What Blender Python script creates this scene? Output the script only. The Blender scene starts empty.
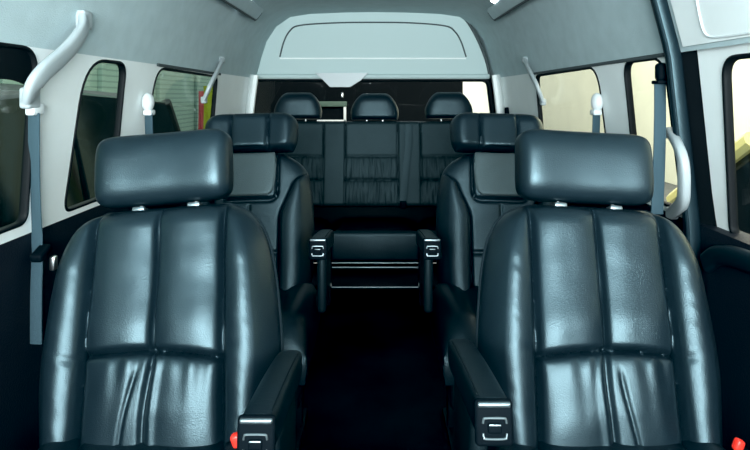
import bpy, bmesh, math, random
from mathutils import Vector, Matrix, noise

C = bpy.context.scene.collection
PI = math.pi
CAMZ = 1.15
F = 600.0
CX, CY = 375.0, 95.0          # vanishing point of the vehicle axis


def P(px, py, d):
    return Vector(((px - CX) / F * d, d, CAMZ + (CY - py) / F * d))


def lerp_table(tab, v):
    if v <= tab[0][0]:
        return tab[0][1]
    for (a, fa), (b, fb) in zip(tab, tab[1:]):
        if v <= b:
            t = (v - a) / (b - a)
            return fa + (fb - fa) * t
    return tab[-1][1]


def smooth_table(tab, v):
    # Catmull-Rom style interpolation
    n = len(tab)
    if v <= tab[0][0]:
        return tab[0][1]
    if v >= tab[-1][0]:
        return tab[-1][1]
    for i in range(n - 1):
        if v <= tab[i + 1][0]:
            x0, y0 = tab[i]
            x1, y1 = tab[i + 1]
            xm, ym = tab[max(0, i - 1)]
            xp, yp = tab[min(n - 1, i + 2)]
            t = (v - x0) / (x1 - x0)
            m0 = (y1 - ym) / (x1 - xm) * (x1 - x0)
            m1 = (yp - y0) / (xp - x0) * (x1 - x0)
            t2, t3 = t * t, t * t * t
            return (2*t3-3*t2+1)*y0 + (t3-2*t2+t)*m0 + (-2*t3+3*t2)*y1 + (t3-t2)*m1


def gauss(x, s):
    return math.exp(-(x / s) ** 2)


def sstep(a, b, x):
    t = min(1.0, max(0.0, (x - a) / (b - a)))
    return t * t * (3 - 2 * t)


# ------------------------------------------------------------------ materials
def mat(name, col, rough=0.5, metal=0.0, spec=0.5, bump=0.0, bscale=200.0, var=0.0, vscale=6.0, coat=0.0, emit=None, estr=0.0, stint=None):
    m = bpy.data.materials.new(name)
    m.use_nodes = True
    nt = m.node_tree
    b = nt.nodes['Principled BSDF']
    b.inputs['Base Color'].default_value = (*col, 1)
    b.inputs['Roughness'].default_value = rough
    b.inputs['Metallic'].default_value = metal
    b.inputs['Specular IOR Level'].default_value = spec
    if stint:
        b.inputs['Specular Tint'].default_value = (*stint, 1)
    if coat:
        b.inputs['Coat Weight'].default_value = coat
        b.inputs['Coat Roughness'].default_value = 0.12
    tc = nt.nodes.new('ShaderNodeTexCoord')
    if var:
        n = nt.nodes.new('ShaderNodeTexNoise')
        n.inputs['Scale'].default_value = vscale
        n.inputs['Detail'].default_value = 4
        nt.links.new(tc.outputs['Object'], n.inputs['Vector'])
        r = nt.nodes.new('ShaderNodeValToRGB')
        r.color_ramp.elements[0].color = (*[c * (1 - var) for c in col], 1)
        r.color_ramp.elements[1].color = (*[min(1, c * (1 + var)) for c in col], 1)
        r.color_ramp.elements[0].position = .3
        r.color_ramp.elements[1].position = .7
        nt.links.new(n.outputs['Fac'], r.inputs['Fac'])
        nt.links.new(r.outputs['Color'], b.inputs['Base Color'])
    if bump:
        v = nt.nodes.new('ShaderNodeTexVoronoi')
        v.inputs['Scale'].default_value = bscale
        nt.links.new(tc.outputs['Object'], v.inputs['Vector'])
        n2 = nt.nodes.new('ShaderNodeTexNoise')
        n2.inputs['Scale'].default_value = bscale * .12
        n2.inputs['Detail'].default_value = 3
        nt.links.new(tc.outputs['Object'], n2.inputs['Vector'])
        ad = nt.nodes.new('ShaderNodeMath')
        ad.operation = 'ADD'
        nt.links.new(v.outputs['Distance'], ad.inputs[0])
        nt.links.new(n2.outputs['Fac'], ad.inputs[1])
        bp = nt.nodes.new('ShaderNodeBump')
        bp.inputs['Strength'].default_value = bump
        bp.inputs['Distance'].default_value = .003
        nt.links.new(ad.outputs[0], bp.inputs['Height'])
        nt.links.new(bp.outputs['Normal'], b.inputs['Normal'])
    if emit:
        b.inputs['Emission Color'].default_value = (*emit, 1)
        b.inputs['Emission Strength'].default_value = estr
    return m


def glass(name, tint, gloss=1.0):
    m = bpy.data.materials.new(name)
    m.use_nodes = True
    nt = m.node_tree
    nt.nodes.clear()
    out = nt.nodes.new('ShaderNodeOutputMaterial')
    t = nt.nodes.new('ShaderNodeBsdfTransparent')
    t.inputs[0].default_value = (*tint, 1)
    g = nt.nodes.new('ShaderNodeBsdfGlossy')
    g.inputs['Roughness'].default_value = .02
    lw = nt.nodes.new('ShaderNodeLayerWeight')
    lw.inputs['Blend'].default_value = .5
    pw = nt.nodes.new('ShaderNodeMath')
    pw.operation = 'POWER'
    pw.inputs[1].default_value = 5.0
    nt.links.new(lw.outputs['Facing'], pw.inputs[0])
    fr = nt.nodes.new('ShaderNodeMath')
    fr.operation = 'MULTIPLY_ADD'
    fr.inputs[1].default_value = .35
    fr.inputs[2].default_value = .03
    nt.links.new(pw.outputs[0], fr.inputs[0])
    mx = nt.nodes.new('ShaderNodeMixShader')
    nt.links.new(fr.outputs[0], mx.inputs[0])
    nt.links.new(t.outputs[0], mx.inputs[1])
    nt.links.new(g.outputs[0], mx.inputs[2])
    nt.links.new(mx.outputs[0], out.inputs[0])
    return m


def slat_mat(name, c1, c2, scale):
    m = bpy.data.materials.new(name)
    m.use_nodes = True
    nt = m.node_tree
    b = nt.nodes['Principled BSDF']
    b.inputs['Roughness'].default_value = .7
    tc = nt.nodes.new('ShaderNodeTexCoord')
    w = nt.nodes.new('ShaderNodeTexWave')
    w.bands_direction = 'Z'
    w.inputs['Scale'].default_value = scale
    r = nt.nodes.new('ShaderNodeValToRGB')
    r.color_ramp.elements[0].color = (*c2, 1)
    r.color_ramp.elements[1].color = (*c1, 1)
    r.color_ramp.elements[0].position = .05
    r.color_ramp.elements[1].position = .35
    nt.links.new(tc.outputs['Object'], w.inputs['Vector'])
    nt.links.new(w.outputs['Fac'], r.inputs['Fac'])
    nt.links.new(r.outputs['Color'], b.inputs['Base Color'])
    return m


M = dict(
    leather=mat('dark_teal_leather', (.0060, .0110, .0150), .34, spec=.47, bump=.10, bscale=420, var=.15, vscale=9, stint=(.63, .90, 1.0)),
    leather2=mat('dark_teal_leather_plain', (.0055, .0100, .0140), .36, spec=.45, bump=.2, bscale=420, var=.15, vscale=9, stint=(.63, .90, 1.0)),
    perf=mat('perforated_grey_leather', (.055, .072, .076), .5, spec=.45, bump=.2, bscale=300, var=.1, vscale=12, stint=(.63, .90, 1.0)),
    bench=mat('bench_grey_leather', (.014, .0225, .0255), .5, spec=.25, bump=.25, bscale=300, var=.15, vscale=9, stint=(.63, .90, 1.0)),
    seatblack=mat('black_seat_plastic', (.005, .008, .010), .5, spec=.3, bump=.1, bscale=500, stint=(.6, .9, 1)),
    piping=mat('dark_piping', (.006, .011, .014), .8, spec=.1),
    satin=mat('satin_silver', (.22, .27, .29), .4, metal=.9),
    steel=mat('polished_steel', (.45, .47, .48), .3, metal=1),
    headliner=mat('pale_headliner_fabric', (.42, .52, .54), .95, spec=.1, bump=.25, bscale=350, var=.05, vscale=15),
    trim=mat('light_grey_trim', (.77, .815, .81), .55, spec=.35, bump=.06, bscale=500, var=.03),
    hatch=mat('grey_hatch_trim', (.42, .52, .52), .7, spec=.25, bump=.08, bscale=400),
    handle=mat('grey_handle_plastic', (.33, .375, .39), .4, spec=.45),
    darkpanel=mat('black_side_panel', (.006, .008, .013), .6, spec=.3, bump=.2, bscale=250),
    floor=mat('black_carpet', (.010, .010, .013), .95, spec=.05, bump=.5, bscale=300, var=.4, vscale=3),
    rubber=mat('black_rubber', (.004, .005, .006), .6, spec=.15),
    strip=mat('blue_black_weatherstrip', (.005, .010, .014), .42, spec=.4, stint=(.6, .9, 1)),
    web=mat('slate_blue_webbing', (.042, .076, .096), .8, spec=.2, bump=.5, bscale=600),
    black=mat('black_plastic', (.003, .005, .007), .7, spec=.05),
    white=mat('white_plastic', (.60, .64, .65), .4, spec=.4),
    red=mat('red_glow_plastic', (.75, .03, .02), .4, emit=(1, .05, .02), estr=.25),  # faint glow added to the plastic; the button is no lamp
    groove=mat('dark_groove', (.05, .065, .068), .8),
    lamp=mat('lamp_diffuser', (.9, .95, 1), .4, emit=(.92, .97, 1), estr=5),
    glass_left=glass('green_tinted_glass', (.78, .88, .83)),
    glass_right=glass('clear_glass', (.97, .98, .95)),
    glass_rear=glass('rear_glass', (.95, .96, .95)),
    asphalt=mat('grey_asphalt', (.10, .105, .10), .9, bump=.3, bscale=60, var=.2),
    cream=mat('cream_render', (.94, .93, .72), .9, var=.04, vscale=1.5),
    shutter=slat_mat('roller_shutter_slats', (.30, .39, .35), (.20, .27, .24), 3.2),
    darkwall=mat('dark_grey_wall', (.004, .005, .006), .9, spec=.1),
    bpaint=mat('black_car_paint', (.004, .005, .006), .45, spec=.25),
    yreflect=mat('pale_yellow_wall_reflection', (.60, .55, .22), .3, coat=.6),  # sunlit wall's reflection put into the roof and pillar colour
    npaint=mat('dark_navy_car_paint', (.012, .018, .022), .25, coat=.5),
    cglass=mat('dark_car_glass', (.004, .006, .007), .12, spec=.2),
    tyre=mat('tyre_rubber', (.01, .01, .01), .8),
    silver=mat('silver_blue_paint', (.35, .48, .58), .25, metal=.3, coat=.6),
    yflag=mat('yellow_flag_cloth', (.32, .33, .015), .8),
    nflag=mat('navy_flag_cloth', (.012, .03, .05), .8),
    rflag=mat('red_flag_cloth', (.45, .06, .07), .8),
    plate=mat('pale_green_sheet', (.05, .09, .07), .7),
)


# ------------------------------------------------------------------ object helpers
def obj(name, bm, m, parent=None, smooth=True, angle=40):
    me = bpy.data.meshes.new(name)
    bmesh.ops.recalc_face_normals(bm, faces=bm.faces[:])
    bm.to_mesh(me)
    bm.free()
    if smooth:
        for p in me.polygons:
            p.use_smooth = True
        try:
            me.set_sharp_from_angle(angle=math.radians(angle))
        except Exception:
            pass
    me.materials.append(M[m])
    o = bpy.data.objects.new(name, me)
    C.objects.link(o)
    if parent is not None:
        o.parent = parent
    return o


def thing(name, label, cat, loc=(0, 0, 0), group=None):
    o = bpy.data.objects.new(name, None)
    C.objects.link(o)
    o.location = loc
    o.empty_display_size = .1
    o['label'] = label
    o['category'] = cat
    if group:
        o['group'] = group
    return o


def tag(o, label, cat, group=None):
    o['label'] = label
    o['category'] = cat
    if group:
        o['group'] = group
    return o


def struct(o):
    o['kind'] = 'structure'
    return o


def rbox(sx, sy, sz, r=.01, seg=3, loc=(0, 0, 0), rot=None, bm=None):
    t = bmesh.new()
    bmesh.ops.create_cube(t, size=1)
    for v in t.verts:
        v.co = Vector((v.co.x * sx, v.co.y * sy, v.co.z * sz))
    if r > 0:
        bmesh.ops.bevel(t, geom=t.edges[:], offset=min(r, .49 * min(sx, sy, sz)), segments=seg, profile=.5, affect='EDGES')
    mx = Matrix.Translation(loc)
    if rot is not None:
        mx = mx @ rot
    bmesh.ops.transform(t, matrix=mx, verts=t.verts[:])
    if bm is None:
        return t
    me = bpy.data.meshes.new('tmp')
    t.to_mesh(me)
    t.free()
    bm.from_mesh(me)
    bpy.data.meshes.remove(me)
    return bm


def spline(pts, n=10):
    pts = [Vector(p) for p in pts]
    out = []
    for i in range(len(pts) - 1):
        p0 = pts[max(0, i - 1)]
        p1, p2 = pts[i], pts[i + 1]
        p3 = pts[min(len(pts) - 1, i + 2)]
        for k in range(n):
            t = k / n
            out.append(.5 * ((2 * p1) + (-p0 + p2) * t + (2*p0 - 5*p1 + 4*p2 - p3) * t*t + (-p0 + 3*p1 - 3*p2 + p3) * t**3))
    out.append(pts[-1])
    return out


def section(w, t, n=16, p=3.0):
    # rounded rectangle (superellipse) w wide, t thick
    r = []
    for i in range(n):
        a = 2 * PI * (i + .5) / n
        c, s = math.cos(a), math.sin(a)
        r.append((w / 2 * math.copysign(abs(c) ** (2 / p), c), t / 2 * math.copysign(abs(s) ** (2 / p), s)))
    return r


def sweep(pts, sec, hint=None, closed=False, bm=None, scale=None):
    bm = bm or bmesh.new()
    pts = [Vector(p) for p in pts]
    n = len(pts)
    rings = []
    nv = Vector(hint) if hint is not None else Vector((0, 0, 1))
    for i, p in enumerate(pts):
        if closed:
            t = pts[(i + 1) % n] - pts[i - 1]
        else:
            t = pts[min(n - 1, i + 1)] - pts[max(0, i - 1)]
        t.normalize()
        s = t.cross(nv)
        if s.length < 1e-4:
            s = t.cross(Vector((1, .3, .2)))
        s.normalize()
        u = s.cross(t).normalized()
        k = scale[i] if scale else 1.0
        rings.append([bm.verts.new(p + s * a * k + u * b * k) for a, b in sec])
    m = len(sec)
    rng = n if closed else n - 1
    for i in range(rng):
        a, b = rings[i], rings[(i + 1) % n]
        for j in range(m):
            bm.faces.new((a[j], a[(j + 1) % m], b[(j + 1) % m], b[j]))
    if not closed:
        bm.faces.new(rings[0])
        bm.faces.new(rings[-1])
    return bm


def tube(pts, r, n=10, closed=False, bm=None, hint=None):
    return sweep(pts, section(2 * r, 2 * r, n, 2.0), hint=hint, closed=closed, bm=bm)


def roundpoly(pts, rad, seg=8):
    out = []
    n = len(pts)
    for i, (x, y) in enumerate(pts):
        r = rad[i] if isinstance(rad, (list, tuple)) else rad
        p = Vector((x, y))
        a = Vector(pts[i - 1]) - p
        b = Vector(pts[(i + 1) % n]) - p
        r1 = min(r, a.length * .48, b.length * .48)
        if r1 < 1e-5:
            out.append((x, y))
            continue
        A = p + a.normalized() * r1
        B = p + b.normalized() * r1
        for k in range(seg + 1):
            t = k / seg
            q = (1 - t) ** 2 * A + 2 * t * (1 - t) * p + t * t * B
            out.append((q.x, q.y))
    return out


def plate(outer, holes, fmap, thick_fmap):
    """Flat polygon with holes in 2D, mapped to 3D; thick_fmap maps the other skin."""
    bm = bmesh.new()
    loops = []
    for lp in [outer] + holes:
        vs = [bm.verts.new((a, b, 0)) for a, b in lp]
        for i in range(len(vs)):
            bm.edges.new((vs[i], vs[(i + 1) % len(vs)]))
        loops.append(vs)
    bmesh.ops.triangle_fill(bm, use_beauty=True, edges=bm.edges[:])
    faces = [[v for v in f.verts] for f in bm.faces]
    back = {}
    allv = bm.verts[:]
    src = {v: (v.co.x, v.co.y) for v in allv}
    for v in allv:
        back[v] = bm.verts.new(thick_fmap(*src[v]))
    for v in allv:
        v.co = fmap(*src[v])
    for f in faces:
        try:
            bm.faces.new([back[v] for v in reversed(f)])
        except ValueError:
            pass
    for vs in loops:
        for i in range(len(vs)):
            a, b = vs[i], vs[(i + 1) % len(vs)]
            bm.faces.new((a, b, back[b], back[a]))
    return bm


def pillow(H, wtab, tf, tb, nx=90, ny=90, p_edge=5.0, feat=None, top_r=.05, bot_r=.04, q_edge=2.2, back_flat=4.0):
    """Upholstered panel standing up from z=0 to z=H; front is -y."""
    bm = bmesh.new()
    front, backv = [], []
    hs = []
    for j in range(ny + 1):
        t = j / ny
        hs.append(H * (.5 - .5 * math.cos(PI * t)) * .6 + H * t * .4)
    for j, h in enumerate(hs):
        w = smooth_table(wtab, h)
        e = 1.0
        if h > H - top_r:
            k = (h - (H - top_r)) / top_r
            e = max(0.0, 1 - k ** q_edge) ** (1 / q_edge)
        elif h < bot_r:
            k = (bot_r - h) / bot_r
            e = max(0.0, 1 - k ** q_edge) ** (1 / q_edge)
        rf, rb = [], []
        for i in range(nx + 1):
            tt = -1 + 2 * i / nx
            s = math.sin(tt * PI / 2) * .45 + tt * .55
            x = w * s
            edge = max(0.0, 1 - abs(s) ** p_edge) ** (1 / 2.0)
            ef = min(edge, 1) * e
            f = feat(x, h, w) if feat else 0.0
            yf = -(tf * ef + f * min(1, ef * 1.3) * (ef > 0))
            yb = tb * (max(0.0, 1 - abs(s) ** back_flat) ** .5) * e
            border = i in (0, nx) or j in (0, ny)
            vf = bm.verts.new((x, 0 if border else yf, h))
            rf.append(vf)
            rb.append(vf if border else bm.verts.new((x, yb, h)))
        front.append(rf)
        backv.append(rb)
    for j in range(ny):
        for i in range(nx):
            bm.faces.new((front[j][i], front[j][i + 1], front[j + 1][i + 1], front[j + 1][i]))
            q = (backv[j][i], backv[j + 1][i], backv[j + 1][i + 1], backv[j][i + 1])
            if len(set(q) - set((front[j][i], front[j][i + 1], front[j + 1][i + 1], front[j + 1][i]))) > 0:
                try:
                    bm.faces.new(q)
                except ValueError:
                    pass
    return bm


# ------------------------------------------------------------------ vehicle shell
PROF = [(0.0, .80), (.25, .83), (.55, .86), (.80, .852), (1.26, .802), (1.40, .765), (1.51, .73), (1.61, .665), (1.675, .57)]
ROOF = [(.57, 1.675), (.44, 1.695), (.22, 1.705), (0, 1.708)]
FRONT_Y, REAR_Y = -.85, 4.10
SILL, HEAD = .81, 1.262


def prof(z):
    return lerp_table(PROF, z)


def wallmap(side, off=0.0):
    return lambda y, z: Vector((side * (prof(z) + off), y, z))


def on_wall(px, py, off=0.0):
    """The point of the side wall (shifted outward by off) that lies on the ray of a photo pixel."""
    side = 1 if px > CX else -1
    sx, sz = abs(px - CX) / F, (CY - py) / F
    lo, hi = .3, 6.0
    for _ in range(60):
        d = (lo + hi) / 2
        if sx * d < prof(CAMZ + sz * d) + off:
            lo = d
        else:
            hi = d
    return Vector((side * sx * lo, lo, CAMZ + sz * lo))


def shell_strip(name, section_pts, ys, m, thick, parent=None):
    """Loft an (x,z) section along y with an outer skin."""
    bm = bmesh.new()
    n = len(section_pts)
    inner, outer = [], []
    for y in ys:
        inner.append([bm.verts.new((x, y, z)) for x, z in section_pts])
        row = []
        for i, (x, z) in enumerate(section_pts):
            a = Vector(section_pts[max(0, i - 1)])
            b = Vector(section_pts[min(n - 1, i + 1)])
            t = (b - a).normalized()
            nrm = Vector((t.y, -t.x))
            c = Vector((0, 1.0))
            if (Vector((x, z)) - c).dot(nrm) < 0:
                nrm = -nrm
            row.append(bm.verts.new((x + nrm.x * thick, y, z + nrm.y * thick)))
        outer.append(row)
    for k in range(len(ys) - 1):
        for i in range(n - 1):
            bm.faces.new((inner[k][i], inner[k][i + 1], inner[k + 1][i + 1], inner[k + 1][i]))
            bm.faces.new((outer[k][i], outer[k + 1][i], outer[k + 1][i + 1], outer[k][i + 1]))
    for k in range(len(ys) - 1):
        bm.faces.new((inner[k][0], inner[k + 1][0], outer[k + 1][0], outer[k][0]))
        bm.faces.new((inner[k][-1], outer[k][-1], outer[k + 1][-1], inner[k + 1][-1]))
    for k in (0, len(ys) - 1):
        for i in range(n - 1):
            bm.faces.new((inner[k][i], outer[k][i], outer[k][i + 1], inner[k][i + 1]))
    return obj(name, bm, m, parent)


# floor
struct(obj('floor', rbox(1.9, REAR_Y - FRONT_Y, .04, 0, loc=(0, (REAR_Y + FRONT_Y) / 2, -.02)), 'floor'))

# ceiling: arched headliner from window head to window head
sec = [(-prof(z), z) for z in (HEAD, 1.30, 1.34, 1.40, 1.455, 1.51, 1.565, 1.61, 1.645)] + [(-x, z) for x, z in ROOF] + [(x, z) for x, z in reversed(ROOF[:-1])] + \
      [(prof(z), z) for z in (1.645, 1.61, 1.565, 1.51, 1.455, 1.40, 1.34, 1.30, HEAD)]
DOOR_Y = 1.56
ceil_ys = [FRONT_Y + (REAR_Y + .05 - FRONT_Y) * i / 30 for i in range(31)]
# over the sliding door the headliner stops higher up, so it is built in two lengths joined as one mesh
struct(shell_strip('ceiling', sec, ceil_ys, 'headliner', .045))

# lower side panels
lowsec = [0, .12, .25, .4, .55, .68, .80, SILL]
struct(shell_strip('wall_left', [(-prof(z), z) for z in lowsec], [FRONT_Y, 0, 1, 2, 3, REAR_Y], 'darkpanel', .05))
struct(shell_strip('wall_right', [(prof(z), z) for z in lowsec], [FRONT_Y, 0, 1, 2, 3, REAR_Y], 'darkpanel', .05))

# ---- window band, left
L1 = roundpoly([(-.70, SILL + .02), (1.458, SILL + .03), (1.425, HEAD - .003), (-.70, HEAD - .003)], [.05, .03, .06, .05])
L2 = roundpoly([(1.635, SILL + .02), (1.945, SILL + .02), (1.935, HEAD - .010), (1.665, HEAD - .010)], [.04, .04, .05, .13])
L3 = roundpoly([(2.175, SILL + .02), (3.10, SILL + .02), (3.06, HEAD - .018), (2.20, HEAD - .010)], [.04, .05, .04, .10])
bandL = roundpoly([(FRONT_Y, SILL), (REAR_Y, SILL), (REAR_Y, HEAD), (FRONT_Y, HEAD)], 0)
struct(obj('trim_1', plate(bandL, [L1, L2, L3], wallmap(-1), wallmap(-1, .018)), 'trim', angle=30))
# ---- window band, right (up to the sliding door opening)
R2 = roundpoly([(1.655, SILL + .02), (1.945, SILL + .02), (1.935, HEAD - .006), (1.665, HEAD - .006)], [.04, .04, .05, .08])
R3 = roundpoly([(2.15, SILL + .02), (3.04, SILL + .02), (3.00, HEAD - .016), (2.165, HEAD - .008)], [.04, .05, .04, .10])
bandR = roundpoly([(DOOR_Y + .032, SILL), (REAR_Y, SILL), (REAR_Y, HEAD), (DOOR_Y + .032, HEAD)], 0)
struct(obj('trim_2', plate(bandR, [R2, R3], wallmap(1), wallmap(1, .018)), 'trim', angle=30))


def window(name, poly, side, gl, off=.0135):
    o = struct(obj(name, plate(poly, [], wallmap(side, off), wallmap(side, off + .004)), gl, smooth=False))
    g = sweep([wallmap(side, .0075)(a, b) for a, b in poly], section(.011, .022, 12, 3), closed=True, hint=(1, 0, 0))
    obj('window_gasket', g, 'rubber', o)
    return o


w1 = window('window_1', L1, -1, 'glass_left')
window('window_2', L2, -1, 'glass_left')
window('window_3', L3, -1, 'glass_left')
window('window_4', R2, 1, 'glass_right')
window('window_5', R3, 1, 'glass_right')
# black shade pulled over the top of the first window
sh = roundpoly([(-.70, 1.175), (1.36, 1.185), (1.425, 1.17), (1.42, HEAD - .005), (-.70, HEAD - .005)], [.0, .05, .02, .06, .0])
obj('window_shade', plate(sh, [], wallmap(-1, .006), wallmap(-1, .012)), 'rubber', w1)

# dark roof-edge mouldings above the rear side windows
for nm, side, y0, y1 in (('trim_3', -1, 2.20, 3.10), ('trim_4', 1, 1.66, 3.04)):
    pts = [wallmap(side, -.004)(y0 + (y1 - y0) * i / 12, HEAD - .001 - .004 * i / 12) for i in range(13)]
    struct(obj(nm, sweep(pts, section(.012, .006, 10), hint=(side, 0, .1)), 'groove'))

# ---- sliding door (set a little outboard of the body side)
DO = .026
doorwin = roundpoly([(-.60, SILL + .01), (1.478, SILL - .005), (1.430, HEAD - .024), (-.60, HEAD - .024)], [.05, .03, .05, .05])
dband = roundpoly([(-.75, SILL - .02), (1.545, SILL - .02), (1.53, HEAD + .035), (-.75, HEAD + .035)], [0, .015, 0, 0])
door = struct(obj('door_1', plate(dband, [doorwin], wallmap(1, DO), wallmap(1, DO + .016)), 'trim', angle=30))
o = obj('window_pane', plate(doorwin, [], wallmap(1, DO + .012), wallmap(1, DO + .0155)), 'glass_right', door, smooth=False)
obj('window_gasket', sweep([wallmap(1, DO + .006)(a, b) for a, b in doorwin], section(.013, .022, 12, 3), closed=True, hint=(1, 0, 0)), 'rubber', door)
# door upper trim with its pressed groove
up = roundpoly([(-.75, HEAD - .002), (1.53, HEAD - .002), (1.515, 1.62), (-.75, 1.62)], 0)


def gridplate(y0, y1, z0, z1, side, off0, off1, ny=4, nz=14):
    bm = bmesh.new()
    A = [[bm.verts.new(wallmap(side, off0)(y0 + (y1 - y0) * i / ny, z0 + (z1 - z0) * j / nz)) for i in range(ny + 1)] for j in range(nz + 1)]
    B = [[bm.verts.new(wallmap(side, off1)(y0 + (y1 - y0) * i / ny, z0 + (z1 - z0) * j / nz)) for i in range(ny + 1)] for j in range(nz + 1)]
    for j in range(nz):
        for i in range(ny):
            bm.faces.new((A[j][i], A[j][i + 1], A[j + 1][i + 1], A[j + 1][i]))
            bm.faces.new((B[j][i], B[j + 1][i], B[j + 1][i + 1], B[j][i + 1]))
    for i in range(ny):
        bm.faces.new((A[0][i], B[0][i], B[0][i + 1], A[0][i + 1]))
        bm.faces.new((A[nz][i], A[nz][i + 1], B[nz][i + 1], B[nz][i]))
    for j in range(nz):
        bm.faces.new((A[j][0], A[j + 1][0], B[j + 1][0], B[j][0]))
        bm.faces.new((A[j][ny], B[j][ny], B[j + 1][ny], A[j + 1][ny]))
    return bm


obj('upper_trim', gridplate(-.75, 1.545, HEAD + .012, 1.50, 1, -.006, -.002), 'trim', door)
gp = [on_wall(*q, -.007) for q in ((694, -14), (697, 2), (701, 22), (705, 33))]
gp += [on_wall(*q, -.007) for q in ((712, 37), (730, 36), (750, 33), (790, 27), (840, 17))]
obj('trim_groove', tube(spline(gp, 8), .003, 8, hint=(1, 0, 0)), 'white', door)
obj('lower_panel', gridplate(-.75, 1.54, .10, SILL - .022, 1, -.004, -.001, nz=16), 'darkpanel', door)
led = [wallmap(1, -.012)(y, SILL - .035) for y in (-.7, 0, .6, 1.1, 1.35, 1.46, 1.52)]
led[-2].z -= .015
led[-1].z -= .05
obj('sill_ledge', sweep(spline(led, 8), section(.05, .03, 14), hint=(1, 0, 0)), 'strip', door)

# black shut gap and weatherstrip round the opening
gpz = [.02 + 1.25 * i / 20 for i in range(21)]
bm = bmesh.new()
A = [bm.verts.new((prof(z) + .002, DOOR_Y + .036, z)) for z in gpz]
B = [bm.verts.new((prof(z) + DO + .006, DOOR_Y - .035, z)) for z in gpz]
for i in range(20):
    bm.faces.new((A[i], A[i + 1], B[i + 1], B[i]))
struct(obj('trim_5', bm, 'rubber'))
zz = [.02 + (1.60 - .02) * i / 40 for i in range(41)]
wp = [Vector((prof(z) - .016, 1.583 + .0 * z, z)) for z in zz] + [Vector((.60, 1.583, 1.645)), Vector((.5, 1.583, 1.672)), Vector((.3, 1.583, 1.684)), Vector((.05, 1.583, 1.69))]
ws = struct(obj('trim_6', sweep(wp, section(.040, .030, 14, 3), hint=(0, 1, 0)), 'strip'))
ridge = [p + Vector((-.017, -.012, 0)) for p in wp]
obj('strip_lip', tube(ridge, .0045, 8, hint=(0, 1, 0)), 'strip', ws)

# ---- tailgate
TY = 4.04


def hatch_pt(px, py, d=TY):
    v = P(px, py, d)
    return (v.x, v.z)


hp = [hatch_pt(*q) for q in ((252, 78), (255, 62), (263, 40), (275, 21), (284, 14), (300, 12), (335, 11), (371, 10.5), (408, 11), (440, 12), (456, 14), (466, 20), (477, 38), (486, 60), (490, 78))]


def ymap(y):
    return lambda x, z: Vector((x, y, z))


tg = struct(obj('door_2', plate(hp, [], ymap(TY), ymap(TY + .05)), 'hatch', smooth=False))
edge = spline([Vector((x, TY - .002, z)) for x, z in hp], 6)
obj('edge_seal', tube(edge, .010, 8, hint=(0, 1, 0)), 'groove', tg)
ip = [(280, 57), (284, 42), (290, 31), (300, 25.5), (335, 23), (371, 22.5), (410, 23), (445, 26), (455, 32), (461, 42), (466, 57)]
ipp = [hatch_pt(*q) for q in ip]
obj('inset_panel', plate(ipp, [], ymap(TY - .006), ymap(TY + .0005)), 'hatch', tg, smooth=False)
gl = spline([Vector((x, TY - .006, z)) for x, z in ipp], 6)
obj('panel_groove', tube(gl, .0055, 8, hint=(0, 1, 0)), 'groove', tg)
lip = [Vector((*hatch_pt(x, 58.5),)) for x in (280, 330, 371, 420, 466)]
obj('panel_lip', tube([Vector((v.x, TY - .008, v.y)) for v in lip], .006, 8, hint=(0, 1, 0)), 'trim', tg)
# lower edge roll of the trim
lo = [hatch_pt(x, 76.5) for x in (253, 300, 371, 440, 489)]
obj('lower_roll', tube([Vector((x, TY - .004, z)) for x, z in lo], .018, 10, hint=(0, 1, 0)), 'hatch', tg)
# brake-light housing
bl = [hatch_pt(*q, 3.97) for q in ((315, 73), (368, 73), (361, 80), (350, 87), (330, 87), (323, 80))]
obj('brake_light_housing', plate(roundpoly(bl, .004, 4), [], ymap(3.97), ymap(4.03)), 'handle', tg, smooth=False)
hk = hatch_pt(342, 95, 3.99)
obj('latch_hook', rbox(.018, .02, .036, .006, loc=(hk[0], 4.03, hk[1])), 'steel', tg)
# rear glass with black border, and the panel below it
rg = roundpoly([hatch_pt(255, 79), hatch_pt(489, 79), hatch_pt(498, 152), hatch_pt(246, 152)], .05)
rlean = lambda k: (lambda x, z: Vector((x, TY + .020 + k + (1.16 - z) * .16, z)))
obj('window_pane', plate(rg, [], rlean(0), rlean(.004)), 'glass_rear', tg, smooth=False)
obj('window_gasket', tube([Vector((x, TY + .02, z)) for x, z in rg], .02, 8, closed=True, hint=(0, 1, 0)), 'rubber', tg)
# rear bulkhead: everything around the glass
bsec = [(-prof(z) - .03, z) for z in (0.0, .25, .55, .8, 1.262, 1.4, 1.51, 1.61)] + [(-.57, 1.70), (0, 1.73), (.57, 1.70)] + [(prof(z) + .03, z) for z in (1.61, 1.51, 1.4, 1.262, .8, .55, .25, 0.0)]
struct(obj('wall_rear', plate(bsec, [rg], ymap(TY + .075), ymap(TY + .10)), 'rubber', smooth=False))
# corner posts beside the tailgate, light trim
for nm, side, x0, x1 in (('trim_7', -1, 236, 252), ('trim_8', 1, 490, 512)):
    z0, z1 = .6, 1.30
    pts = [Vector((side * (prof(z) - .012), 3.86 + .0 * z, z)) for z in (z0, .8, 1.0, 1.15, 1.28)]
    struct(obj(nm, sweep(pts, section(.26, .05, 16, 3.5), hint=(side, -.35, 0)), 'trim'))
# unseen dashboard-height panel behind the camera, raised to shade lower seats and floor
struct(obj('front_light_block', rbox(1.72, .05, 1.06, .01, loc=(0, FRONT_Y - .03, .53)), 'darkpanel'))

# ------------------------------------------------------------------ front (near) captain seats
SW = [(0, .215), (.05, .228), (.1, .236), (.2, .2475), (.3, .244), (.4, .233), (.46, .215), (.5, .186), (.525, .138)]
SEAM = .14
TILT = math.radians(20)


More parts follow.
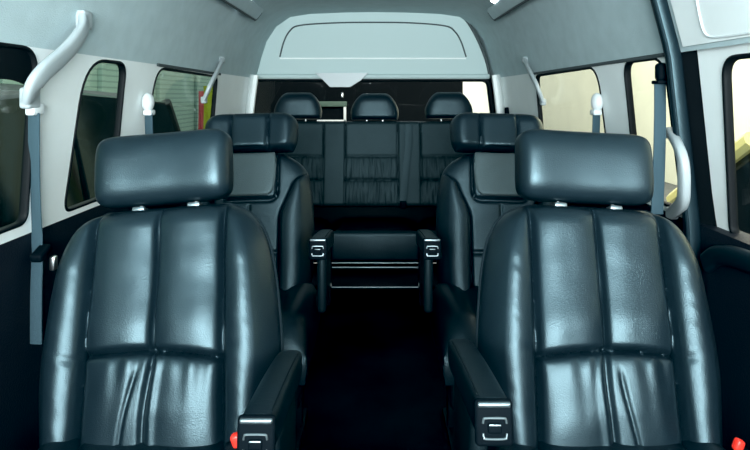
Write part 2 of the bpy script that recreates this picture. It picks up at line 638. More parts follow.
def seat_feat(seed, flip, lean=0.0):
    rnd = random.Random(seed)
    ph = [rnd.uniform(0, 6.28) for _ in range(4)]

    def f(x, h, w):
        xx = x * flip
        ax = abs(x)
        hs = .232 - .012 * (ax / SEAM) ** 2 + lean * x
        y = 0.0
        if ax < SEAM:
            t = (ax - SEAM / 2) / (SEAM / 2)
            if h > hs:
                y += .014 * max(0, 1 - abs(t) ** 2.6)
                y += .006 * gauss(h - hs - .05, .06)
            else:
                y += .008 * max(0, 1 - abs(t) ** 2.6)
            k = (hs - h)
            if k > 0:                                   # padded lumbar panel, full below the seam
                y += .012 * (1 - math.exp(-k / .012)) * (1 - sstep(.10, .26, k) * .8) * (1 - (ax / SEAM) ** 4)
                a = math.exp(-k / .05) * sstep(0, .012, k)
                y += .0035 * a * math.sin(xx * 150 + ph[0] + 12 * k) * (.6 + .4 * math.sin(xx * 47 + ph[1]))
                xc = .006 * math.sin(k * 18 + ph[2]) - .035 * k * (1 if seed % 2 else -.35)
                y -= .011 * gauss(xx - xc, .006) * (1 - .4 * sstep(.0, .2, k))
                y += .006 * gauss(xx - xc - .014, .009) * (1 - sstep(.1, .22, k) * .4)
                y -= .004 * gauss(xx - xc + .022 + .12 * k, .005) * sstep(.02, .06, k)
            y -= .013 * gauss(h - hs, .0070)
            if h > hs:
                y -= .011 * gauss(x + .001 * math.sin(h * 30), .0055) * (1 - .5 * sstep(.46, .52, h))
        else:
            u = (ax - SEAM) / max(.02, w - SEAM)
            y += .034 * max(0, math.sin(PI * min(1, u * .92 + .04))) ** .8 * (1 - .65 * sstep(.40, .52, h))
            # fine creases across the bolster
            y += .0006 * noise.noise(Vector((x * 14, h * 60 + x * 40, seed + .7))) * math.sin(PI * min(1, u))
            y -= .0035 * gauss(h - .222 - .03 * u, .010) * gauss(u - .05, .22)
        y -= .013 * gauss(ax - SEAM, .0075) * (1 - .4 * sstep(.47, .53, h))
        y += .0012 * noise.noise(Vector((x * 18 + seed, h * 18, seed)))
        return y
    return f


def edge_loop(H, wtab, a=.03, n=60, out=.0):
    pts = []
    for i in range(n + 1):
        h = a + (H - a) * i / n
        pts.append(Vector((-(smooth_table(wtab, h) + out), 0, h)))
    for i in range(n, -1, -1):
        h = a + (H - a) * i / n
        pts.append(Vector((smooth_table(wtab, h) + out, 0, h)))
    return pts


def headrest_bm(w, hgt, t, seed, nx=60, ny=60, seamx=None):
    """Roller-like padded headrest, axis along x, centred; front is -y."""
    bm = bmesh.new()
    rows = []
    for i in range(nx + 1):
        tt = -1 + 2 * i / nx
        s = math.sin(tt * PI / 2)
        x = w / 2 * s
        e = max(0.0, 1 - abs(s) ** 9) ** .5
        ring = []
        for j in range(ny):
            a = 2 * PI * j / ny
            c, sn = math.cos(a), math.sin(a)
            p = 3.2
            yy = t / 2 * math.copysign(abs(c) ** (2 / p), c)
            z = hgt / 2 * math.copysign(abs(sn) ** (2 / p), sn)
            k = .12 + .88 * e
            dd = 1.0
            if seamx:
                dd -= .05 * gauss(abs(x) - seamx, .004)
            n = .0012 * noise.noise(Vector((x * 14, z * 16, seed)))
            ring.append(bm.verts.new((x, (yy * k + n * e) * dd - .012 * (abs(s) ** 2) * (c < 0), z * (.55 + .45 * k) * dd)))
        rows.append(ring)
    for i in range(nx):
        for j in range(ny):
            bm.faces.new((rows[i][j], rows[i][(j + 1) % ny], rows[i + 1][(j + 1) % ny], rows[i + 1][j]))
    bm.faces.new(rows[0])
    bm.faces.new(rows[-1])
    return bm


def seat_cushion_bm(w, depth, hgt, seams=(.14,), bol=.02, nose=.28):
    """Seat base cushion: top is +z, front is -y; origin at rear bottom centre."""
    bm = bmesh.new()
    nx, ny = 50, 44
    prof2 = []
    top, bot = [], []
    for j in range(ny + 1):
        t = j / ny
        y = -depth * t
        rt, rb = [], []
        for i in range(nx + 1):
            s = -1 + 2 * i / nx
            s = math.sin(s * PI / 2) * .5 + s * .5
            x = w / 2 * s
            e = max(0, 1 - abs(s) ** 7) ** .5
            ff = max(0, 1 - max(0, (t - (1 - nose)) / nose) ** 2.4) ** .5
            ff *= max(0, 1 - max(0, (.1 - t) / .1) ** 2.4) ** .5
            z = hgt * (.35 + .65 * e * ff)
            for sm in seams:
                z -= .010 * gauss(abs(x) - sm, .007) * e * ff
            z += bol * sstep(.13, .2, abs(x)) * e * ff
            z += .006 * math.sin(PI * t) * e
            border = i in (0, nx) or j in (0, ny)
            v = bm.verts.new((x, y, hgt * .35 if border else z))
            rt.append(v)
            rb.append(bm.verts.new((x * .97, y * .985 - .003, 0)))
        top.append(rt)
        bot.append(rb)
    for j in range(ny):
        for i in range(nx):
            bm.faces.new((top[j][i], top[j][i + 1], top[j + 1][i + 1], top[j + 1][i]))
            bm.faces.new((bot[j][i], bot[j + 1][i], bot[j + 1][i + 1], bot[j][i + 1]))
    for j in range(ny):
        bm.faces.new((top[j][0], top[j + 1][0], bot[j + 1][0], bot[j][0]))
        bm.faces.new((top[j][nx], bot[j][nx], bot[j + 1][nx], top[j + 1][nx]))
    for i in range(nx):
        bm.faces.new((top[0][i], bot[0][i], bot[0][i + 1], top[0][i + 1]))
        bm.faces.new((top[ny][i], top[ny][i + 1], bot[ny][i + 1], bot[ny][i]))
    return bm


def rrect_path(w, h, r, y, cz=0, n=5):
    pts = []
    for cx_, cz_, a0 in ((w/2-r, h/2-r, 0), (-w/2+r, h/2-r, 90), (-w/2+r, -h/2+r, 180), (w/2-r, -h/2+r, 270)):
        for k in range(n + 1):
            a = math.radians(a0 + 90 * k / n)
            pts.append(Vector((cx_ + r * math.cos(a), y, cz + cz_ + r * math.sin(a))))
    return pts


def add_armrest(root, x, front_y, zc, sgn, length=.34, rise=.15, big=True):
    """Padded armrest with a silver-barred end cap; local to the seat root. sgn: +1 aisle lies to +x."""
    rot = Matrix.Rotation(-rise, 4, 'X')
    # pad: swept rounded section from front to rear
    sec_ = section(.052, .058, 20, 4.2)
    pts = [Vector((0, y, .004 * math.sin(y * 9))) for y in [length * i / 16 for i in range(17)]]
    sc = [.97, 1.0] + [1.0] * 13 + [.97, .88]
    pad = sweep(pts, sec_, hint=(0, 0, 1), scale=sc)
    a = obj('armrest', pad, 'leather2', root)
    a.location = (x, front_y, zc)
    a.rotation_euler = (-rise, 0, 0)
    obj('stitch_line', tube([Vector((sgn * .019, y, .0285 + .004 * math.sin(y * 9))) for y in [.01 + (length - .05) * i / 12 for i in range(13)]], .0011, 6, hint=(0, 0, 1)), 'piping', a)
    cap = obj('end_cap', rbox(.054, .014, .062, .006, 3, loc=(0, -.005, -.003)), 'black', a)
    obj('cap_bar', rbox(.047, .008, .0075, .0032, 3, loc=(0, -.011, .022)), 'satin', a)
    for sg, zb in ((1, .004), (-1, -.021)):
        arc = [Vector((-.0165, -.0130, zb - sg * .006)), Vector((-.0155, -.0135, zb - sg * .001)), Vector((-.012, -.0138, zb + sg * .001)), Vector((.012, -.0138, zb + sg * .001)), Vector((.0155, -.0135, zb - sg * .001)), Vector((.0165, -.0130, zb - sg * .006))]
        obj('latch_bracket', tube(spline(arc, 5), .0016, 8, hint=(0, 1, 0)), 'satin', a)
    obj('latch_button', rbox(.020, .006, .014, .004, 3, loc=(0, -.012, -.0085)), 'black', a)
    obj('latch_bar', rbox(.017, .004, .0028, .0012, 2, loc=(0, -.0155, -.0035)), 'satin', a)
    # bracket below carrying the armrest down to the seat frame
    br = rbox(.030, length * .62, .20, .015, 3, loc=(x, front_y + length * .62, zc - .135))
    obj('armrest_bracket', br, 'seatblack', root)
    return a


def add_base(root, w, depth=.42):
    """Frame, legs and side skirt of a captain seat; origin on the floor under the backrest pivot."""
    obj('seat_frame', rbox(w * .94, depth, .10, .02, 3, loc=(0, -depth / 2 + .04, .295)), 'seatblack', root)
    for sx in (-1, 1):
        for fy in (-depth + .06, -.02):
            obj('leg', rbox(.04, .05, .25, .008, 2, loc=(sx * w * .36, fy, .127)), 'seatblack', root)
        obj('floor_runner', rbox(.05, depth + .10, .022, .006, 2, loc=(sx * w * .36, -depth / 2 + .04, .011)), 'seatblack', root)


def near_seat(name, label, X, seed, flip, arm_z, aisle, lean):
    root = thing(name, label, 'seat', (X, 1.18, 0), 'front row captain seats')
    b = obj('backrest', pillow(.525, SW, .062, .06, 260, 260, feat=seat_feat(seed, flip, lean), top_r=.05, bot_r=.05), 'leather', root, angle=80)
    b.location = (0, 0, .40)
    b.rotation_euler = (-TILT, lean, 0)
    obj('edge_piping', tube(edge_loop(.525, SW, out=.001), .0032, 8, hint=(0, 1, 0)), 'piping', b)
    # headrest above the backrest, on two posts
    h = obj('headrest', headrest_bm(.304, .164, .105, seed), 'leather', b, angle=80)
    h.location = (-.008 if X < 0 else -.004, -.004, .618)
    h.rotation_euler = (math.radians(6), 0, 0)
    for s in (-1, 1):
        obj('headrest_post', tube([Vector((s * .062, 0, .50)), Vector((s * .062, 0, .56))], .006, 10, hint=(0, 1, 0)), 'steel', b)
        obj('post_collar', rbox(.028, .03, .012, .004, 2, loc=(s * .062, -.008, .5265)), 'satin', b)
    c = obj('seat_cushion', seat_cushion_bm(.48, .46, .15), 'leather', root)
    c.location = (0, .06, .335)
    add_base(root, .48)
    add_armrest(root, aisle - X, -.33, arm_z, 1 if X < 0 else -1)
    # recline lever on the outer side
    ox = -.262 if X < 0 else .262
    obj('recline_lever', rbox(.016, .10, .020, .006, 3, loc=(ox, -.15, .45), rot=Matrix.Rotation(.2, 4, 'X')), 'black', root)
    return root


near_seat('captain_seat', 'dark leather captain seat nearest the slate-blue belt strap and S-shaped grab handle', -.425, 3, 1, .669, -.167, -.085)
near_seat('captain_seat', 'dark leather captain seat beside the sliding door, with puckered lower back panel', .450, 8, -1, .692, .167, .055)

# ------------------------------------------------------------------ second-row captain seats
SW2 = [(0, .205), (.08, .220), (.2, .228), (.35, .225), (.44, .214), (.50, .190), (.535, .148), (.555, .110)]


def bolster_x(h):
    return .112 + .05 * sstep(.30, .46, h) + .06 * sstep(.43, .50, h)


def far_feat(x, h, w):
    ax = abs(x)
    bx = bolster_x(h)
    y = 0.0
    if ax > bx:
        u = (ax - bx) / max(.015, w - bx)
        y += .040 * max(0, math.sin(PI * min(1, u * .8 + .16))) ** .7 * (1 - sstep(.43, .51, h))
    else:
        y += .006 * (1 - (ax / bx) ** 2)
    y -= .010 * gauss(ax - bx, .007) * (1 - sstep(.47, .52, h))
    # sunken U-shaped seam round the upper pad
    if h > .365:
        inside = ax < .098 and h > .385
        y += .010 if inside else 0
    dx = max(0, ax - .068)
    dz = max(0, .405 - h)
    r = math.hypot(dx, dz)
    if h > .36:
        y -= .010 * gauss(r - .032, .006)
    if h < .36:
        y -= .006 * gauss(x, .006) * (1 - sstep(.30, .37, h) * 0)
        y -= .008 * gauss(h - .19, .007) * (ax < bx)
    return y


def far_head_feat(x, h, w):
    ax = abs(x)
    y = .022 * sstep(.07, .15, ax) - .010 * gauss(ax - .070, .005)
    return y


HW2 = [(0, .160), (.03, .173), (.08, .178), (.115, .174), (.14, .155), (.155, .118)]


def far_seat(name, label, X, aisle, flip):
    root = thing(name, label, 'seat', (X, 2.08, 0), 'second row captain seats')
    b = obj('backrest', pillow(.555, SW2, .058, .06, 200, 140, feat=far_feat, top_r=.045, bot_r=.05), 'leather2', root, angle=80)
    b.location = (0, 0, .40)
    b.rotation_euler = (-TILT, .03 if X > 0 else -.03, 0)
    pad = [(-.090, .570), (-.096, .50), (-.094, .43), (-.080, .397), (-.05, .388), (.05, .388), (.080, .397), (.094, .43), (.096, .50), (.090, .570)]
    pb = pillow(.160, [(0, .066), (.015, .083), (.05, .092), (.12, .094), (.160, .088)], .010, .006, 30, 30, top_r=.02, bot_r=.012)
    q = obj('upper_pad', pb, 'perf', b, angle=80)
    q.location = (0, -.074, .388)
    q.rotation_euler = (-.05, 0, 0)
    h = obj('headrest', pillow(.155, HW2, .055, .05, 70, 50, feat=far_head_feat, top_r=.05, bot_r=.03), 'leather2', b, angle=80)
    h.location = (.006 if X > 0 else -.012, -.006, .562)
    cp = obj('centre_panel', pillow(.120, [(0, .060), (.02, .064), (.10, .064), (.120, .058)], .008, .004, 20, 20, top_r=.015, bot_r=.015), 'leather', h, angle=80)
    cp.location = (0, -.056, .012)
    for s in (-1, 1):
        obj('headrest_post', tube([Vector((s * .06, 0, .53)), Vector((s * .06, 0, .58))], .006, 8, hint=(0, 1, 0)), 'steel', b)
    c = obj('seat_cushion', seat_cushion_bm(.50, .46, .16), 'leather2', root)
    c.location = (0, .06, .335)
    add_base(root, .48)
    add_armrest(root, aisle - X, -.33, .705, flip)
    return root


far_seat('captain_seat', 'winged dark leather captain seat directly behind the seat with the slate-blue belt strap', -.440, -.166, 1)
far_seat('captain_seat', 'winged dark leather captain seat directly behind the seat beside the sliding door', .440, .166, -1)

# ------------------------------------------------------------------ rear bench
bench = thing('bench_seat', 'dark grey leather rear bench with three headrests and gathered back panels', 'bench', (0, 3.70, 0))
BZ = .455
BH = .535
seams_x = (-.322, -.186, .143, .285)
rows_h = (.012, .165, .310)


def bench_feat(x, h, w):
    y = 0.0
    ph = noise.noise(Vector((x * 30, 2.2, .5)))
    ru = (x < -.322) or (-.186 < x < .143) or (x > .285)
    for s in seams_x:
        y -= .009 * gauss(x - s, .006)
    if ru:
        for r in rows_h[1:]:
            y -= .009 * gauss(h - r, .006)
        if h < rows_h[2]:
            row = 0 if h < rows_h[1] else 1
            mid = (rows_h[row] + rows_h[row + 1]) / 2
            y += .008 * (1 - ((h - mid) / .078) ** 2)
            kk = noise.noise(Vector((x * 75, h * 9 + row * 7, row * 3.1)))
            y += .0085 * kk
    else:
        y += .006
    return y


bb = obj('backrest', pillow(BH, [(0, .66), (.05, .675), (.3, .68), (.48, .672), (.535, .64)], .05, .05, 330, 110, p_edge=16, feat=bench_feat, top_r=.03, bot_r=.03), 'bench', bench, angle=80)
bb.location = (0, 0.03, BZ)
bb.rotation_euler = (-math.radians(9), 0, 0)
HB = [(0, .145), (.03, .152), (.07, .150), (.12, .128), (.155, .100), (.172, .075)]
for hx, hz in ((-.490, .012), (-.002, .006), (.470, .014)):
    h = obj('headrest', pillow(.172, HB, .05, .045, 50, 40, top_r=.07, bot_r=.03, feat=lambda x, h, w: .006 * math.cos(x * 10)), 'leather2', bb, angle=80)
    h.location = (hx, 0, BH + hz)
    for s in (-1, 1):
        obj('headrest_post', tube([Vector((hx + s * .05, 0, BH - .03)), Vector((hx + s * .05, 0, BH + .04))], .006, 8, hint=(0, 1, 0)), 'steel', bb)
for cx_, cw in ((-.47, .43), (0, .50), (.47, .43)):
    c = obj('seat_cushion', seat_cushion_bm(cw, .40, .155, seams=(), bol=0, nose=.13), 'seatblack', bench)
    c.location = (cx_, .03, .235)
    fr = rbox(cw - .005, .05, .165, .022, 5, loc=(cx_, -.392, .3185))
    obj('cushion_front', fr, 'leather2', c).matrix_parent_inverse = Matrix.Translation((-cx_, -.03, -.235))
for z, y in ((.232, -.42), (.208, -.42), (.112, -.46)):
    obj('frame_bar', tube([Vector((-.235, y, z)), Vector((0, y, z)), Vector((.235, y, z))], .005, 10, hint=(0, 1, 0)), 'satin', bench)
for sx in (-1, 1):
    obj('leg', rbox(.035, .05, .232, .006, 2, loc=(sx * .255, -.42, .118)), 'seatblack', bench)
    bt = obj('leg_bolt', rbox(.022, .02, .022, .008, 2, loc=(sx * .246, -.452, .122)), 'white', bench)  # white in place of steel, a painted glint on the bolt
    obj('leg', rbox(.035, .05, .232, .006, 2, loc=(sx * .6, -.02, .118)), 'seatblack', bench)
# lap/shoulder belt lying on the bench back
rb = thing('seat_belt', 'dark belt strap lying over the rear bench backrest', 'seat belt', (.165, 3.64, .47), 'seat belts')
rb_pts = [P(409, 124, 3.722), P(408, 150, 3.700), P(405, 180, 3.676), P(403, 203, 3.652)]
rb_pts = [p - Vector((.165, 3.64, .47)) for p in spline(rb_pts, 8)]
obj('webbing', sweep(rb_pts, section(.046, .004, 10, 4), hint=(0, 1, 0)), 'seatblack', rb)
tg2 = rb_pts[-1]
obj('belt_tongue', rbox(.04, .012, .05, .006, 2, loc=tg2 + Vector((0, -.012, -.01))), 'black', rb)

# ------------------------------------------------------------------ grab handles
def local(pts):
    o = pts[0].copy()
    return o, [p - o for p in pts]


def grab_handle(label, px, offs, w, t, mount=True, hint=None, scale=None, group='grab handles'):
    pts = [on_wall(x, y, off) for (x, y), off in zip(px, offs)]
    o, lp = local(pts)
    side = 1 if px[0][0] > CX else -1
    root = thing('grab_handle', label, 'grab handle', o, group)
    sp = spline(lp, 8)
    obj('grip', sweep(sp, section(w, t, 18, 3.2), hint=hint or (side, 0, .25), scale=scale), 'handle', root)
    for k in (0, -1):
        q = on_wall(px[k][0], px[k][1], -.012) - o
        obj('mount', rbox(.026, w * .95, w * .95, .007, 3, loc=q), 'handle', root)
    # dark line drawing the shaded underside along the grip's edge
    shade_pts = [p + Vector((0, w * .40, 0)) + Vector((side * t * .35, 0, 0)) for p in sp[6:-6]]
    obj('shade_line', tube(shade_pts, .0045, 8, hint=(side, 0, 0)), 'rubber', root)
    return root


grab_handle('large light grey S-shaped grab handle on the pillar above the slate-blue belt strap',
            [(84, 20), (83, 29), (75, 42), (61, 57), (45, 71), (34, 85), (30, 98)], [-.02, -.034, -.046, -.05, -.05, -.045, -.03], .052, .022)
grab_handle('slim grey grab handle slanting across the tinted shutter-side rear window',
            [(222, 60), (218, 70), (211, 84), (204, 100)], [-.012, -.04, -.045, -.02], .034, .018)
grab_handle('slim grey grab handle slanting across the bright cream-lit rear side window',
            [(525, 60), (529, 70), (536, 84), (543, 102)], [-.012, -.04, -.045, -.02], .034, .018)
grab_handle('upright light grey grab handle on the pillar next to the sliding door',
            [(671, 133), (678, 146), (683, 162), (684, 186), (682, 203), (672, 213)], [-.018, -.045, -.055, -.055, -.045, -.018], .034, .024)

# ------------------------------------------------------------------ side seat belts
def strap(px, offs, w, hint):
    pts = [on_wall(x, y, o) for (x, y), o in zip(px, offs)]
    return pts


# belt with black guide at the near pillar
pts = strap([(34, 112), (34, 150), (35, 200), (37, 238)], [-.014, -.012, -.012, -.016], .04, None)
pts2 = [on_wall(37, 262, -.03), on_wall(36, 300, -.04), on_wall(36, 344, -.05)]
o = pts[0].copy()
sb = thing('seat_belt', 'slate-blue belt strap hanging down the pillar under the large grab handle', 'seat belt', o, 'seat belts')
obj('webbing', sweep([p - o for p in spline(pts + pts2, 8)], section(.036, .005, 10, 4), hint=(-.35, -1, 0)), 'web', sb)
g = on_wall(41, 253, -.04) - o
obj('belt_guide', rbox(.03, .055, .022, .007, 3, loc=g, rot=Matrix.Rotation(.35, 4, 'X')), 'black', sb)
obj('belt_tongue', rbox(.014, .02, .035, .004, 2, loc=g + Vector((.02, .02, -.03))), 'steel', sb)
an = on_wall(35, 109, -.014) - o
obj('belt_anchor', rbox(.022, .05, .03, .006, 3, loc=an), 'white', sb)

# belt in front of the near window on the sliding-door side
pts = strap([(660, 82), (660, 120), (659, 165), (657, 214)], [-.03, -.055, -.08, -.10], .04, None)
o = pts[0].copy()
sb = thing('seat_belt', 'slate-blue belt strap with black shoulder ring beside the upright grab handle', 'seat belt', o, 'seat belts')
obj('webbing', sweep([p - o for p in spline(pts, 8)], section(.036, .006, 10, 4), hint=(.2, -1, 0)), 'web', sb)
an = on_wall(661, 72, -.028) - o
obj('shoulder_ring', rbox(.026, .034, .050, .011, 4, loc=an), 'black', sb)
obj('ring_slot', rbox(.03, .042, .010, .003, 2, loc=an + Vector((-.004, -.003, -.028))), 'black', sb)

# shoulder anchors on the second pillars
for lab, px, sp in (('white shoulder anchor with short dark strap on the pillar beside the tinted windows', (148, 104), -1),
                    ('white shoulder anchor with short dark strap on the pillar between the bright side windows', (597, 104), 1)):
    c = on_wall(*px, -.022)
    sb = thing('seat_belt', lab, 'seat belt', c, 'seat belts')
    bm = bmesh.new()
    bmesh.ops.create_uvsphere(bm, u_segments=20, v_segments=12, radius=1)
    for v in bm.verts:
        v.co = Vector((v.co.x * .020, v.co.y * .030, v.co.z * .034 + .006))
    obj('anchor_cover', bm, 'white', sb)
    obj('anchor_slot', rbox(.03, .045, .020, .006, 3, loc=(-sp * .004, 0, -.030)), 'white', sb)
    a = Vector((-sp * .004, -.006, -.035))
    obj('webbing', sweep([a, a + Vector((-sp * .010, -.02, -.08)), a + Vector((-sp * .025, -.05, -.22))], section(.034, .005, 10, 4), hint=(sp * .4, -1, 0)), 'web', sb)

# rear belt anchors (dark notches in the corner posts)
for px, lab in (((237, 113), 'small black belt guide in the corner post on the shutter side'), ((507, 112), 'small black belt guide in the corner post near the cream-lit window')):
    side = -1 if px[0] < CX else 1
    c = P(px[0], px[1], 3.70)
    gd = obj('belt_guide', rbox(.03, .03, .06, .012, 4), 'black')
    gd.location = c
    tag(gd, lab, 'belt guide', 'rear belt guides')

# buckles
def buckle(label, p, lean):
    root = thing('seat_buckle', label, 'seat buckle', p, 'seat buckles')
    R = Matrix.Rotation(lean, 4, 'Y')
    obj('buckle_body', rbox(.022, .018, .07, .006, 3, loc=(0, 0, -.035), rot=R), 'black', root)
    obj('release_button', rbox(.016, .016, .022, .005, 3, loc=(0, -.004, .004), rot=R), 'red', root)


buckle('red-tipped belt buckle standing between captain seat and its armrest', P(237, 441, 1.00), -.35)
buckle('dim red-tipped belt buckle low between captain seat and sliding door', P(737, 446, 1.10), .35)

# ------------------------------------------------------------------ overhead ducts and lamps
for side, lab in ((-1, 'tinted-window side'), (1, 'sliding-door side')):
    pts = []
    for i in range(15):
        y = 1.0 + (3.25 - 1.0) * i / 14
        pts.append(Vector((side * .632, y, 1.590)))
    o, lp = local(pts)
    du = thing('overhead_duct', 'long pale overhead air duct along the ceiling edge, ' + lab, 'air duct', o, 'overhead ducts')
    obj('duct_shell', sweep(lp, section(.07, .024, 20, 4), hint=(side * .8, 0, .6)), 'headliner', du)
    e = [p + Vector((side * .018, 0, -.034)) for p in lp] + [lp[-1] + Vector((side * .008, .008, -.024)), lp[-1] + Vector((-side * .016, .008, .010))]
    obj('duct_slot', tube(e, .006, 8, hint=(0, 0, 1)), 'groove', du)
    q = P(246 if side < 0 else 496, 1, 3.0)
    lm = thing('ceiling_lamp', 'small white lit ceiling lamp at the duct on the ' + lab, 'lamp', q, 'ceiling lamps')
    obj('lamp_bezel', rbox(.06, .11, .018, .008, 3, loc=(0, 0, .012), rot=Matrix.Rotation(side * .5, 4, 'Y')), 'white', lm)
    obj('lamp_diffuser', rbox(.045, .085, .014, .006, 3, rot=Matrix.Rotation(side * .5, 4, 'Y')), 'lamp', lm)

# ------------------------------------------------------------------ outside
GZ = -.50
struct(obj('ground', rbox(40, 40, .1, 0, loc=(0, 8, GZ - .05)), 'asphalt'))


def car(label, loc, rz, paint, length=4.2, suv=False, roof_reflection=None):
    """A saloon car built from lofted sections; local x is along its length, origin on the ground."""
    root = thing('car', label, 'car', loc)
    rp = roof_reflection or paint
    root.rotation_euler = (0, 0, rz)
    L = length / 2
    st = [(-L, .30, .62, .62), (-L + .08, .24, .80, .72), (-L * .72, .20, .93, .80), (-L * .45, .19, .97, .83), (0, .19, .97, .84),
          (L * .38, .19, .95, .83), (L * .60, .20, .88, .80), (L * .9, .22, .76, .74), (L - .03, .28, .64, .66), (L, .36, .58, .58)]
    bm = bmesh.new()
    rings = []
    for x, z0, z1, w in st:
        pr = [(-w * .86, z0), (-w, z0 + .14), (-w * 1.02, (z0 + z1) / 2), (-w * .97, z1 - .07), (-w * .86, z1), (0, z1 + .03), (w * .86, z1), (w * .97, z1 - .07), (w * 1.02, (z0 + z1) / 2), (w, z0 + .14), (w * .86, z0)]
        rings.append([bm.verts.new((x, a, b)) for a, b in pr])
    for a, b in zip(rings, rings[1:]):
        n = len(a)
        for i in range(n):
            bm.faces.new((a[i], a[(i + 1) % n], b[(i + 1) % n], b[i]))
    bm.faces.new(rings[0])
    bm.faces.new(rings[-1])
    body = obj('body', bm, paint, root)
    # greenhouse
    gh = [(-L * .80, .95, .95, .66, .66), (-L * .42, 1.42, .95, .62, .78), (-.1, 1.48, .95, .64, .80), (L * .12, 1.44, .95, .62, .79), (L * .50, .93, .92, .66, .70)]
    RF = ((-L * .44, 1.425), (-L * .25, 1.47), (-.1, 1.49), (L * .12, 1.45))
    if suv:
        gh = [(-L * .93, .97, .95, .70, .72), (-L * .72, 1.62, .95, .66, .80), (-.1, 1.70, .95, .68, .82), (L * .22, 1.66, .95, .66, .80), (L * .50, .96, .92, .68, .72)]
        RF = ((-L * .76, 1.60), (-L * .4, 1.68), (-.1, 1.71), (L * .24, 1.665))
    bm = bmesh.new()
    rings = []
    for x, zt, zb, wt, wb in gh:
        rings.append([bm.verts.new((x, -wb, zb)), bm.verts.new((x, -wt, zt - .04 if zt > 1 else zt)), bm.verts.new((x, -wt * .85, zt)), bm.verts.new((x, wt * .85, zt)), bm.verts.new((x, wt, zt - .04 if zt > 1 else zt)), bm.verts.new((x, wb, zb))])
    for a, b in zip(rings, rings[1:]):
        for i in range(5):
            bm.faces.new((a[i], a[i + 1], b[i + 1], b[i]))
    obj('window_glass', bm, 'cglass', root)
    # roof skin and pillars, body colour unless a reflection is painted on
    roof = []
    bm = bmesh.new()
    for x, zt in RF:
        roof.append([bm.verts.new((x, y, zt + dz)) for y, dz in ((-.65, -.06), (-.60, -.015), (-.3, .012), (0, .02), (.3, .012), (.60, -.015), (.65, -.06))])
    for a, b in zip(roof, roof[1:]):
        for i in range(6):
            bm.faces.new((a[i], a[i + 1], b[i + 1], b[i]))
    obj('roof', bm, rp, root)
    for sy in (-1, 1):
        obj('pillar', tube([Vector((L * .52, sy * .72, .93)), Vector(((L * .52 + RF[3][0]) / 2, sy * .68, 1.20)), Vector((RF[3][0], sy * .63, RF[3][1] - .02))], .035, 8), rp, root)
        obj('pillar', tube([Vector((-.12, sy * .82, .93)), Vector((-.12, sy * .66, RF[2][1] - .04))], .025, 8), 'black', root)
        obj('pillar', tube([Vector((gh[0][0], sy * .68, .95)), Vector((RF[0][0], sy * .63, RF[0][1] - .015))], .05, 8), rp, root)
        m_ = rbox(.14, .20, .14, .05, 4, loc=(L * .42, sy * .97, 1.02))
        obj('wing_mirror', m_, paint, root)
        obj('headlight', rbox(.22, .26, .12, .04, 3, loc=(L - .12, sy * .52, .66)), 'white', root)
        for x in (-L * .62, L * .64):
            wpts = [Vector((x + .26 * math.cos(a), sy * .78, .31 + .26 * math.sin(a))) for a in [2 * PI * k / 24 for k in range(24)]]
            wh = obj('wheel', tube(wpts, .065, 10, closed=True, hint=(0, 1, 0)), 'tyre', root)
            bm = bmesh.new()
            bmesh.ops.create_cone(bm, cap_ends=True, segments=20, radius1=.21, radius2=.19, depth=.12, matrix=Matrix.Translation((x, sy * .78, .31)) @ Matrix.Rotation(PI / 2, 4, 'X'))
            obj('wheel_rim', bm, 'satin', wh)
    return root


car('dark navy saloon car with yellow wall reflection painted on its roof outside the sliding door window', (2.66, 2.30, GZ), -PI / 2, 'npaint', roof_reflection='yreflect')
car('tall black car parked outside the tinted side windows', (-2.62, 3.65, GZ), -PI / 2, 'bpaint', 5.4, True)

# buildings
bw = struct(obj('wall_outside_right', rbox(.2, 40, 5.5, .01, loc=(5.6, 18, GZ + 2.75)), 'cream'))
bs = struct(obj('wall_outside_left', rbox(.2, 40, 4.5, .01, loc=(-4.6, 17, GZ + 2.25)), 'shutter'))
for y in (2.0, 4.6, 7.2, 9.8, 12.4, 15.0, 17.6):
    obj('shutter_post', rbox(.08, .14, 4.5, .01, loc=(-4.46, y, GZ + 2.25)), 'plate' if False else 'shutter', bs)
br_ = struct(obj('wall_outside_rear', rbox(4.7, .2, 4.5, .01, loc=(-.68, 11.5, GZ + 2.25)), 'darkwall'))
ww = rbox(.56, .03, .05, .005, 2, loc=(-.82, 11.37, .655))
rbox(.05, .03, .30, .005, 2, loc=(-.57, 11.37, .79), bm=ww)
obj('window_frame', ww, 'white', br_)
obj('awning_strip', rbox(.58, .04, .10, .01, 2, loc=(-.82, 11.36, .98)), 'plate', br_)

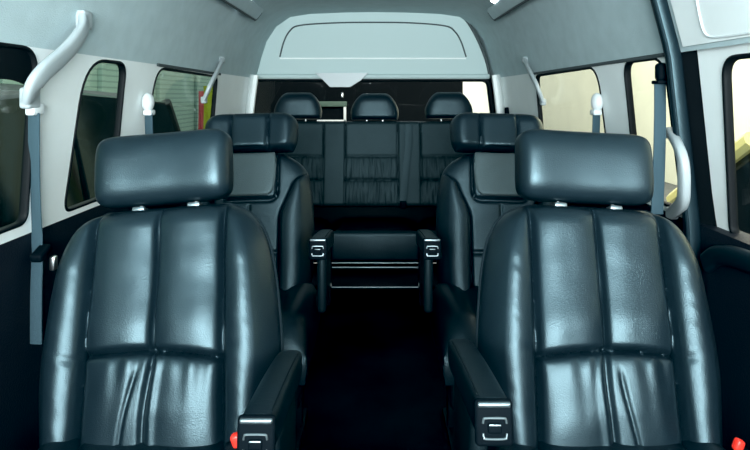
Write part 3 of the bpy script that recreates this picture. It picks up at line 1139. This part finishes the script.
# feather banner standing behind the tinted window
fl = thing('banner_flag', 'tall yellow, navy and red cloth banner on a pole outside the tinted window', 'banner', (-1.225, 4.62, GZ))
obj('pole', tube([Vector((0, 0, 0)), Vector((0, 0, 2.0))], .01, 8, hint=(0, 1, 0)), 'satin', fl)
for k, (x0, x1, m_, zt) in enumerate(((-.135, -.095, 'rflag', 1.68), (-.095, -.02, 'yflag', 1.72), (-.02, .035, 'nflag', 1.85))):
    bm = bmesh.new()
    A = []
    for j in range(25):
        z = .35 + (zt - .35) * j / 24
        A.append([bm.verts.new((x0 + (x1 - x0) * i / 6, .012 * math.sin(z * 9 + i) - .004, z)) for i in range(7)])
    for j in range(24):
        for i in range(6):
            bm.faces.new((A[j][i], A[j][i + 1], A[j + 1][i + 1], A[j + 1][i]))
    f_ = obj('banner_stripe', bm, m_, fl)
obj('banner_base', rbox(.3, .3, .05, .015, 3, loc=(0, 0, .025)), 'black', fl)

# ------------------------------------------------------------------ light
w = bpy.data.worlds.new('world')
bpy.context.scene.world = w
w.use_nodes = True
nt = w.node_tree
bg = nt.nodes['Background']
bg.inputs[0].default_value = (.93, .97, 1.0, 1)
bg.inputs[1].default_value = 1.9


def area(name, loc, target, sx, sy, power, col):
    l = bpy.data.lights.new(name, 'AREA')
    l.shape = 'RECTANGLE'
    l.size, l.size_y = sx, sy
    l.energy = power
    l.color = col
    o = bpy.data.objects.new(name, l)
    C.objects.link(o)
    o.location = loc
    d = Vector(target) - Vector(loc)
    o.rotation_euler = d.to_track_quat('-Z', 'Y').to_euler()
    return o


# daylight through the windscreen, ahead of and above the camera
area('windscreen_daylight', (0, -1.6, 2.0), (0, 1.8, .8), 2.0, 1.2, 85, (.88, .97, 1.0))
area('ceiling_bounce_fill', (0, -1.5, 1.25), (0, 1.2, 1.9), 1.8, .6, 345, (.86, .98, 1.0))  # added low lamp aimed upward to brighten ceiling and trim
# sun-bounced daylight on the cream wall
area('yard_daylight', (2.2, 6.0, 6.5), (5.6, 6.0, .6), 3.0, 9.0, 1500, (1, .97, .88))

# ------------------------------------------------------------------ camera
cam = bpy.data.cameras.new('camera')
cam.sensor_width = 36
cam.lens = 36 * F / 750
cam.shift_x = 0
cam.shift_y = -(225 - CY) / 750
cam.clip_start = .05
co = bpy.data.objects.new('camera', cam)
C.objects.link(co)
co.location = (0, 0, CAMZ)
co.rotation_euler = (PI / 2, 0, 0)
sc = bpy.context.scene
sc.camera = co
sc.view_settings.view_transform = 'Standard'
sc.view_settings.look = 'None'
sc.view_settings.exposure = 0
sc.view_settings.use_curve_mapping = True
cm = sc.view_settings.curve_mapping
cm.black_level = (.0065, .0050, .0040)
cm.update()
sc.cycles.max_bounces = 8
sc.cycles.transparent_max_bounces = 12
sc.cycles.caustics_reflective = False
sc.cycles.caustics_refractive = False
sc.cycles.use_denoising = True
